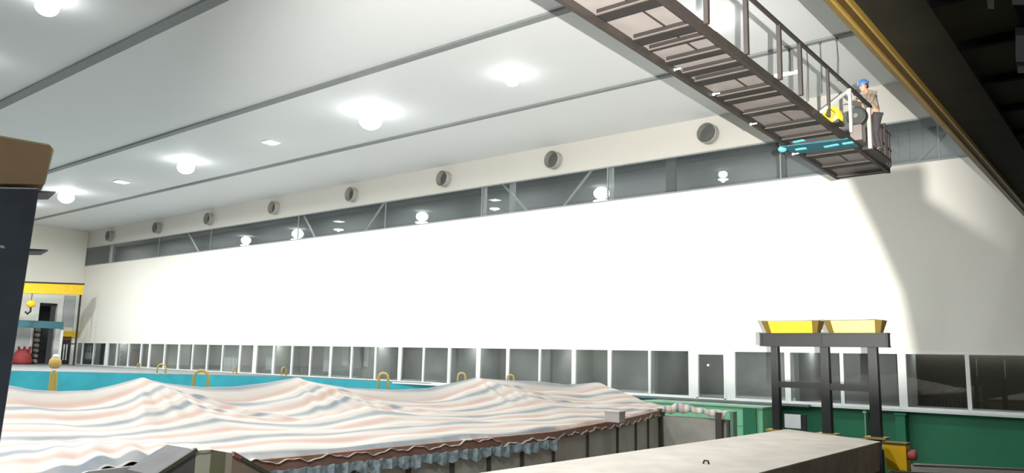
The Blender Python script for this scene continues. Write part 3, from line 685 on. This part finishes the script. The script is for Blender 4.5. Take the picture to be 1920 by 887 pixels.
# ------------------------------------------------------------------ covered tank
tk = thing('covered_tank', (-15, 14, ZP), 'long grey panelled tank with a plank rim, running under the striped tarpaulin', 'tank')
edge = [(-10.9, 2.2), (-10.9, 14.9), (-11.9, 19.4), (-13.3, 24.2), (-13.3, 24.45), (-10.95, 24.45)]
def ex(y):
    if y <= 14.9: return -10.9
    if y <= 19.4: return -10.9 - (y - 14.9) / 4.5
    return -11.9 - 1.4 * min(1, (y - 19.4) / 4.8)
b = MB()
poly = [(-19.5, 2.2, ZP), (-10.9, 2.2, ZP), (-10.9, 14.9, ZP), (-11.9, 19.4, ZP), (-13.3, 24.2, ZP), (-10.98, 24.3, ZP), (-10.98, 24.8, ZP), (-19.5, 24.8, ZP)]
b.prism(poly, (0, 0, 3.78)); b.build('tank_wall', M_panel, tk)
def seg(a, c, z0, z1, out, th, name, m, par=tk):
    a = Vector((*a, 0)); c = Vector((*c, 0)); d = (c - a).normalized(); nn = Vector((d.y, -d.x, 0))
    q = [a + nn * out, c + nn * out, c + nn * (out - th), a + nn * (out - th)]
    return MB().hexa([Vector((p.x, p.y, z0)) for p in q], [Vector((p.x, p.y, z1)) for p in q]).build(name, m, par)
for y in (5.0, 6.4, 7.8, 9.15, 10.46, 11.62, 12.7, 13.79, 14.94, 17.0, 19.2, 21.1, 22.6):
    x = ex(y)
    MB().box((x - .03, y - .05, ZP), (x + .035, y + .05, -.25)).build('panel_seam', M_seam, tk)
for a, c in zip(edge[:4], edge[1:4]):
    seg(a, c, -.22, -.03, .07, .12, 'rim_plank', M_plank)
b = MB(); pf_ = []
for k in range(111):
    y = 4 + 10.9 * k / 110; pf_.append((-10.79 + .03 * math.sin(k * 1.9), y, -.21 + .015 * math.sin(k * 2.3), -.40 - .04 * math.sin(k * .7) - .03 * math.sin(k * 1.9 + 1)))
for (xa, ya, ta, ba), (xb, yb_, tb2, bb) in zip(pf_, pf_[1:]):
    b.hexa([(xa, ya, ba), (xb, yb_, bb), (xb - .03, yb_, bb), (xa - .03, ya, ba)], [(xa, ya, ta), (xb, yb_, tb2), (xb - .03, yb_, tb2), (xa - .03, ya, ta)])
b.build('plastic_film', M_film, tk)
for x in (-13.25, -11.15):
    MB().box((x - .1, 24.1, ZP), (x + .1, 24.32, .02)).build('end_post', M_catpale, tk)
MB().box((-10.93, 24.5, ZP), (-10.83, 24.8, .05)).build('end_post', M_greentop, tk)

# striped tarpaulin as a heightfield draped over the ridge and the rim
M_tarp = bpy.data.materials.new('striped_tarpaulin_cloth'); M_tarp.use_nodes = True
nt = M_tarp.node_tree; bs = nt.nodes['Principled BSDF']; bs.inputs['Roughness'].default_value = .55
uv = nt.nodes.new('ShaderNodeUVMap'); uv.uv_map = 'UVMap'
sx = nt.nodes.new('ShaderNodeSeparateXYZ'); nt.links.new(uv.outputs[0], sx.inputs[0])
mul = nt.nodes.new('ShaderNodeMath'); mul.operation = 'MULTIPLY'; mul.inputs[1].default_value = 1 / 1.0
nt.links.new(sx.outputs[0], mul.inputs[0])
frc = nt.nodes.new('ShaderNodeMath'); frc.operation = 'FRACT'; nt.links.new(mul.outputs[0], frc.inputs[0])
rp = nt.nodes.new('ShaderNodeValToRGB'); nt.links.new(frc.outputs[0], rp.inputs['Fac'])
cols_ = [(0, (196, 187, 178)), (.12, (196, 186, 177)), (.22, (118, 128, 136)), (.32, (120, 130, 138)), (.44, (198, 192, 185)), (.58, (196, 186, 178)), (.70, (188, 154, 140)), (.80, (188, 156, 142)), (.92, (212, 204, 194))]
while len(rp.color_ramp.elements) < len(cols_): rp.color_ramp.elements.new(.5)
for e, (p, c) in zip(rp.color_ramp.elements, cols_): e.position = p; e.color = s2l(c) + (1,)
nz = nt.nodes.new('ShaderNodeTexNoise'); nz.inputs['Scale'].default_value = 1.1; nz.inputs['Detail'].default_value = 5
tc = nt.nodes.new('ShaderNodeTexCoord'); nt.links.new(tc.outputs['Object'], nz.inputs['Vector'])
mx = nt.nodes.new('ShaderNodeMix'); mx.data_type = 'RGBA'; mx.blend_type = 'MIX'
mr = nt.nodes.new('ShaderNodeMapRange'); mr.inputs[1].default_value = .35; mr.inputs[2].default_value = .75; mr.inputs[3].default_value = .05; mr.inputs[4].default_value = .45
nt.links.new(nz.outputs['Fac'], mr.inputs[0]); nt.links.new(mr.outputs[0], mx.inputs['Factor'])
nt.links.new(rp.outputs[0], mx.inputs['A']); mx.inputs['B'].default_value = s2l((198, 188, 177)) + (1,)
nt.links.new(mx.outputs['Result'], bs.inputs['Base Color'])

RIDX = -16.0
ridge = [(onX(x, y, RIDX).y, onX(x, y, RIDX).z) for x, y in ((20, 723), (60, 731), (110, 734), (170, 732), (215, 722), (262, 709), (310, 719), (380, 726), (440, 725), (500, 718), (552, 709), (600, 719), (650, 727), (740, 731), (800, 728), (850, 718), (890, 709), (950, 713), (1010, 715), (1060, 721), (1090, 720), (1118, 717))]
ridge = [(2.2, 1.0), (4.0, .95)] + ridge + [(25.2, .72)]
def rz(y):
    for (a, za), (c, zc) in zip(ridge, ridge[1:]):
        if a <= y <= c:
            t = (y - a) / (c - a); return za + (zc - za) * t
    return ridge[-1][1]
peaks = [ridge[7][0], ridge[12][0], ridge[18][0], 24.2]
def nse(a, c):
    return math.sin(a * 2.3 + math.sin(c * 1.7) * 1.3) * .5 + math.sin(c * 3.1 + a * .9 + 1.7) * .3 + math.sin(a * 5.7 - c * 2.2) * .2
NU, NV = 150, 620
me = bpy.data.meshes.new('striped_tarpaulin'); vs = []; fs = []; uvs = []
VY0, VY1 = 2.25, 24.75
nb = 22
for j in range(NV + 1):
    y = VY0 + (VY1 - VY0) * j / NV
    R_ = rz(y); xe = ex(y)
    u_len = 0; prev = None
    for i in range(-nb, NU + 1):
        if i < 0:                       # back slope, away from the camera
            t = -i / nb; x = RIDX - t * 3.4; z = R_ - (R_ + .1) * (t ** .8)
            z += .03 * nse(y * 1.2, x) * t
        else:
            t = i / NU; x = RIDX + (xe - RIDX) * t
            # sheet: quick fall off the ridge, flatter towards the rim
            prof = (1 - t) ** 1.15
            z = .02 + (R_ - .02) * prof
            sag = 0
            if 2.5 < y < peaks[0]: sag = math.sin(PI * ((y - 2.5) / (peaks[0] - 2.5)) ** 1.3) ** 1.2
            for k in range(3):           # sag between the ridge supports
                a, c = peaks[k], peaks[k + 1]
                if a < y < c:
                    q = (y - a) / (c - a); sag = math.sin(PI * q) ** 1.3
            z -= (.20 * math.sin(PI * min(1, t * 1.25)) * sag) * (1 - t) ** .6 + .13 * sag * math.exp(-((t - .11) / .06) ** 2)
            # creases running down from each support
            for pk_ in peaks[:3]:
                for a0, wd, am in ((.0, .05, .09), (.35, .05, .07), (-.42, .06, .06), (.16, .03, .06), (-.16, .03, .05), (.78, .05, .09)):
                    yy = pk_ + a0 * (t * 5.0) * 1.0
                    dd_ = (y - yy) / (wd * 1.5 + .16 * t)
                    z += am * math.exp(-dd_ * dd_) * math.sin(PI * min(1, t * 1.7)) * (1 if t < .59 else 0)
            z += .030 * nse(x * 1.6, y * .9) * min(1, t * 6) + .012 * math.sin(x * 9 + math.sin(y * 1.3) * 2) * min(1, t * 5)
            # wrinkled corner above the wrapped stack
            dn2 = math.exp(-((y - 5.4) / 1.1) ** 2) * max(0, (t - .55) / .45)
            z += dn2 * (.10 * math.sin((y * 1.0 + x * .35) * 13) * .45 + .16)
            if y > 19.5 and t > .5: z += .04 * math.sin(y * 5 + x * 3) * (t - .5)
            if t > .985: z -= .10 + .06 * nse(y * 4, 1.0)
            # hem hangs lower past the plank end
            if t > .975 and y > 13: z -= .10 * (t - .975) / .025
            if i == NU: x += .10
            elif t > .97: x += .10 * (t - .97) / .03
        p = Vector((x, y, z)); vs.append(p)
        uvs.append((x - RIDX + .25 + .05 * math.sin(y * 1.1), y))
wd_ = NU + nb + 1
for j in range(NV):
    for i in range(wd_ - 1):
        a = j * wd_ + i; fs.append((a, a + 1, a + wd_ + 1, a + wd_))
me.from_pydata(vs, [], fs); ul = me.uv_layers.new(name='UVMap')
for pl_ in me.polygons:
    pl_.use_smooth = True
    for li in pl_.loop_indices: ul.data[li].uv = uvs[me.loops[li].vertex_index]
me.materials.append(M_tarp)
tp = bpy.data.objects.new('striped_tarpaulin', me); C.objects.link(tp)
sd = tp.modifiers.new('thickness', 'SOLIDIFY'); sd.thickness = .012; sd.offset = 0
tag(tp, 'large tarpaulin with pale blue and salmon stripes draped in peaks over the tank', 'tarpaulin')

# small tarp flap over the tank end
NU2, NV2 = 60, 24
me = bpy.data.meshes.new('tarpaulin_flap'); vs = []; fs = []; uvs = []
for j in range(NV2 + 1):
    for i in range(NU2 + 1):
        s = i / NU2; t = j / NV2
        x = -13.18 + 2.25 * s; y = 24.15 + .8 * t
        bump_ = .17 * math.exp(-((s - .25) / .2) ** 2) + .02
        z = .04 + bump_ * (.5 + .5 * math.sin(PI * min(1, t * 1.6))) + .03 * math.sin(s * 30 + t * 6) * (1 - s * .5)
        if j == 0: z -= .16 + .07 * math.sin(s * 8); y -= .05
        vs.append((x, y, z)); uvs.append((x * 2.2 + y * 1.2, y))
for j in range(NV2):
    for i in range(NU2):
        a = j * (NU2 + 1) + i; fs.append((a, a + 1, a + NU2 + 2, a + NU2 + 1))
me.from_pydata(vs, [], fs); ul = me.uv_layers.new(name='UVMap')
for pl_ in me.polygons:
    pl_.use_smooth = True
    for li in pl_.loop_indices: ul.data[li].uv = uvs[me.loops[li].vertex_index]
me.materials.append(M_tarp)
o = bpy.data.objects.new('tarpaulin_flap', me); C.objects.link(o); o.modifiers.new('t', 'SOLIDIFY').thickness = .012
tag(o, 'rumpled cream striped tarpaulin flap over the far tank end next to the green cabinet', 'tarpaulin')

# grey carton lying on the tarp edge
cx_, cy_ = -11.55, 17.2
go = thing('grey_carton', (cx_, cy_, .1), 'small pale grey carton lying on the right edge of the striped tarpaulin', 'carton')
P = onY(1153, 790, 18.0)
go.location = P
MB().box((P.x - .22, P.y - .15, P.z - .02), (P.x + .22, P.y + .15, P.z + .25)).build('carton_body', mat('pale_grey_card', (196, 188, 184), .8), go, bevel=.01)
MB().box((P.x - .23, P.y - .16, P.z + .22), (P.x + .23, P.y + .16, P.z + .27)).build('carton_lid', mat('pale_grey_lid', (206, 198, 194), .8), go, bevel=.01)

# wrapped stack standing against the tank at the bottom left
ws = thing('wrapped_stack', (-10.0, 6.0, ZP), 'peaked stack wrapped in grey green sheet at the bottom, in front of the tarpaulin', 'wrapped stack')
g = lambda x, y, X: onX(x, y, X)
Xf, Xb = -9.9, -10.65
pts_px = [(292, 892), (345, 856), (368, 843), (396, 843), (424, 848), (436, 850), (505, 890)]
tp_ = [onX(x, y, Xf) for x, y in pts_px]
cols4 = [mat('wrap_dark_slate', (110, 108, 108), .7), None, mat('wrap_grey_green', (214, 214, 192), .7), mat('wrap_olive', (140, 140, 112), .7), mat('wrap_pale_strip', (200, 192, 172), .7), mat('wrap_brown', (168, 148, 130), .7)]
cols4[1] = cols4[0]
for k, (a, c) in enumerate(zip(tp_, tp_[1:])):
    lo = [Vector((a.x, a.y, ZP)), Vector((c.x, c.y, ZP)), Vector((Xb, c.y, ZP)), Vector((Xb, a.y, ZP))]
    hi = [a, c, Vector((Xb, c.y, c.z)), Vector((Xb, a.y, a.z))]
    MB().hexa(lo, hi).build('wrap_panel', cols4[k], ws)
MB().bar(tp_[0], tp_[2], .06, .05).build('wrap_hem', mat('hem_dark_green', (92, 96, 84), .6), ws)
MB().bar(tp_[5], tp_[6], .06, .05).build('wrap_hem', bpy.data.materials['hem_dark_green'], ws)
lo_ = [onX(x, y, -10.72) for x, y in ((110, 905), (300, 905), (302, 868), (165, 884))]
MB().hexa(lo_, [p + Vector((-.05, 0, 0)) for p in lo_]).build('pale_sheet', mat('pale_plastic_sheet', (190, 186, 182), .5), ws)
fl = [onX(x, y, Xf + .02) for x, y in ((362, 845), (398, 843), (388, 849), (376, 849))]
MB().hexa(fl, [p + Vector((-.1, 0, .03)) for p in fl]).build('cream_flap', M_slab, ws)
MB().bar(onX(437, 853, Xf + .03), onX(452, 859, Xf + .03), .03, .03).build('red_tag', M_redl, ws)

# ------------------------------------------------------------------ hoops (ladder grab rails)
def hoop(p0, hgt, wd, ang, r, lab, zbase):
    o = thing('hoop_rail', (p0.x, p0.y, zbase), lab, 'hoop rail', 'hoop rails around the pit')
    dx_, dy_ = math.cos(ang) * wd / 2, math.sin(ang) * wd / 2
    zt = p0.z + hgt - wd / 2
    pts = [(p0.x - dx_, p0.y - dy_, zbase), (p0.x - dx_, p0.y - dy_, zt)]
    for k in range(1, 10): a = PI * k / 10; pts.append((p0.x - dx_ * math.cos(a), p0.y - dy_ * math.cos(a), zt + wd / 2 * math.sin(a)))
    pts += [(p0.x + dx_, p0.y + dy_, zt), (p0.x + dx_, p0.y + dy_, zbase)]
    MB().tube(pts, r, 10).build('bent_tube', M_hoop, o, smooth=True)
    for s in (-1, 1): MB().lathe([(r * 2.2, 0), (r * 2.2, .03), (r, .05)], (p0.x + s * dx_, p0.y + s * dy_, zbase), 'z', 14).build('foot_flange', M_hoop, o)
    return o
ang = math.atan2(RT.y, RT.x)
hoop(dep(375, 735, 24), .64, .44, ang, .045, 'large olive yellow hoop rail rising behind the tarpaulin, in front of the teal wall', ZP)
hoop(dep(718, 728, 30), .56, .36, ang, .05, 'yellow hoop rail behind the dip of the tarpaulin, below the office windows', ZP)
hoop(dep(865, 722, 32), .48, .30, ang, .04, 'small yellow hoop rail just left of the third tarpaulin peak', ZP)
hoop(dep(957, 722, 33), .42, .26, ang, .04, 'small yellow hoop rail just right of the third tarpaulin peak', ZP)
p = onZ(302, 702, 0); hoop(p, .66, .55, ang, .05, 'small hoop rail on the far pit edge, left of the large hoop', 0)
p = onY(532, 702, 33.3); p.z = 0; hoop(p, .6, .34, ang + .9, .05, 'small pale hoop rail by the windows above the second tarpaulin peak', 0)
p = onY(440, 697, 33.0); p.z = 0; hoop(p, .42, .3, ang + 1.0, .05, 'smallest pale hoop rail by the windows, right of the large hoop', 0)
p = onY(259, 692, 33.0); p.z = 0; hoop(p, .4, .2, ang + 1.0, .05, 'tiny hoop rail by the windows above the first tarpaulin peak', 0)
# yellow bollard with ball top at the left
p = dep(97, 740, 26)
yp = thing('mooring_post', (p.x, p.y, ZP), 'dull yellow post with a round tan head behind the tarpaulin, next to the dark pillar', 'post')
h1 = dep(97, 672, 26)
MB().lathe([(.13, ZP), (.13, -.1), (.12, dep(97, 702, 26).z), (.07, dep(97, 695, 26).z)], (p.x, p.y, 0), 'z', 20).build('post_shaft', M_hoop, yp, smooth=True)
MB().lathe([(.09, 0), (.15, .04), (.19, .16), (.17, .28), (.10, .36), (.02, .38)], (p.x, p.y, dep(97, 690, 26).z - .02), 'z', 22).build('round_head', mat('tan_yellow', (206, 172, 100), .6), yp, smooth=True)
MB().lathe([(.1, 0), (.11, .03), (.08, .09), (.02, .12)], (p.x, p.y, dep(97, 690, 26).z + .33), 'z', 18).build('white_cap', M_white, yp, smooth=True)

# ------------------------------------------------------------------ far left: gantry at the end wall
GX = -78.0
gt = thing('gantry_crane', (GX, 29.5, 0), 'yellow beamed gantry on a thin dark leg by the far end wall', 'gantry crane')
MB().hexa([(GX - .3, 24.5, 6.15), (GX + .3, 24.5, 6.15), (GX + .3, 32.1, 6.48), (GX - .3, 32.1, 6.48)], [(GX - .3, 24.5, 7.1), (GX + .3, 24.5, 7.1), (GX + .3, 32.1, 7.46), (GX - .3, 32.1, 7.46)]).build('top_beam', M_yel, gt)
MB().bar((GX + .32, 24.5, 7.12), (GX + .32, 32.15, 7.48), .08, .12).build('beam_cap', M_cat, gt)
MB().box((GX - .07, 31.97, 0), (GX + .07, 32.1, 6.48)).build('leg', M_cat, gt)
MB().box((GX - .1, 24.5, 0), (GX + .1, 24.7, 6.2)).build('leg', M_cat, gt)
MB().box((GX - .15, 31.2, 1.9), (GX - .02, 31.95, 2.0)).build('leg_stay', M_cat, gt)
tb_ = thing('teal_crossbeam', (-79.5, 29, 3.4), 'teal blue crossbeam spanning in front of the tall doorway at the far end', 'beam')
MB().box((-79.6, 25, 3.35), (-79.3, 31.35, 3.95)).build('beam_web', mat('blue_teal', (66, 112, 122), .6), tb_)
MB().box((-79.75, 25, 3.3), (-79.2, 31.4, 3.38)).build('beam_flange', bpy.data.materials['blue_teal'], tb_)
MB().box((-79.55, 31.2, 0), (-79.35, 31.4, 3.3)).build('beam_post', M_frame, tb_)
MB().box((-79.55, 25, 0), (-79.35, 25.2, 3.3)).build('beam_post', M_frame, tb_)
hk = onX(58, 572, -78)
ho = thing('crane_hook', (hk.x, hk.y, hk.z), 'small yellow crane hook block hanging under the gantry beam', 'hook')
MB().sphere((hk.x, hk.y, hk.z + .1), .38, (.6, 1, .9)).build('hook_block', M_yel, ho, smooth=True)
MB().tube([(hk.x, hk.y, hk.z - .2), (hk.x, hk.y + .02, hk.z - .55), (hk.x, hk.y - .2, hk.z - .8), (hk.x, hk.y - .4, hk.z - .6)], .09, 8).build('hook', M_frameblk, ho, smooth=True)
MB().tube([(hk.x, hk.y, hk.z + .3), (hk.x, hk.y, 6.34)], .04, 6).build('rope', M_cable, ho)
# white surround, panels and doors on the end wall
def lw(name, y0, y1, z0, z1, m, par, d=.12, x=XL): return MB().box((x, y0, z0), (x + d, y1, z1)).build(name, m, par)
dr = struct(MB().box((XL, dY0 - .35, 0), (XL + .15, dY0, dZ + .5)).box((XL, dY1, 0), (XL + .15, dY1 + .5, dZ + .5)).box((XL, dY0, dZ), (XL + .15, dY1, dZ + .5)).build('door_2', M_frame))
MB().box((XL - .3, dY0, dZ - .25), (XL - .1, dY1, dZ)).build('door_track', M_frameblk, dr)
gp = mat('grey_sheet_panel', (182, 186, 188), .6, var=.05)
pa = thing('wall_panel', (XL, 30, 0), 'large pale grey sheet panel at the far end, left of the tall doorway', 'panel', 'grey sheet panels on the end wall')
lw('sheet', 27.6, 29.75, 0, 3.45, gp, pa); lw('edge_strip', 29.75, 29.85, 0, 3.5, M_frame, pa, .2)
pa = thing('wall_panel', (XL, 32.6, 4), 'pale grey sheet panel right of the tall doorway, under the gantry beam', 'panel', 'grey sheet panels on the end wall')
lw('sheet', 32.4, 33.45, 3.6, 6.6, gp, pa); lw('edge_strip', 33.45, 33.6, 3.3, 6.7, M_frame, pa, .2)
sdr = thing('side_door', (XL, 33.0, 0), 'dark door with white bars and a yellow header at the far end', 'door')
sdr.location.x = XL
lw('door_leaf', 32.45, 33.4, 0, 2.3, M_frameblk, sdr, .1, XL + .01); lw('header', 32.3, 33.9, 2.65, 3.15, M_yel, sdr, .3, XL + .01); lw('soffit', 32.45, 33.4, 2.3, 2.65, mat('dull_red_brown', (110, 60, 56), .7), sdr, .15, XL + .01)
for y in (32.75, 33.0): lw('white_bar', y, y + .1, .4, 1.9, M_frame, sdr, .16, XL + .01)
rb = thing('red_bundle', (-81.5, 29.0, 0), 'faded red heap standing on the floor before the pale panel at the far end', 'bundle')
b = MB(); b.lathe([(.8, 0), (.85, .3), (.7, .9), (.5, 1.2), (.2, 1.35)], (-81.4, 28.9, 0), 'z', 14); b.build('sack', M_red, rb, smooth=True)
b = MB()
for k in range(5): b.bar((-81.4 + .1 * k, 28.6 + .15 * k, .8), (-81.3 + .12 * k, 28.5 + .2 * k, 1.6 - .25 * (k % 2)), .3, .12)
b.build('loose_ends', M_red, rb)
sr = thing('stacked_rack', (-82.0, 30.2, 0), 'tall narrow rack of grey rolls beside the tall doorway at the far end', 'rack')
for k in range(7): MB().lathe([(.17, -.25), (.2, 0), (.17, .25)], (-81.9, 30.15, .3 + k * .48), 'x', 14).build('roll', mat('roll_grey', (130, 116, 112), .7) if k == 0 else bpy.data.materials['roll_grey'], sr)
MB().box((-82.3, 29.95, 0), (-82.2, 30.35, 3.5)).build('rack_frame', M_frameblk, sr)
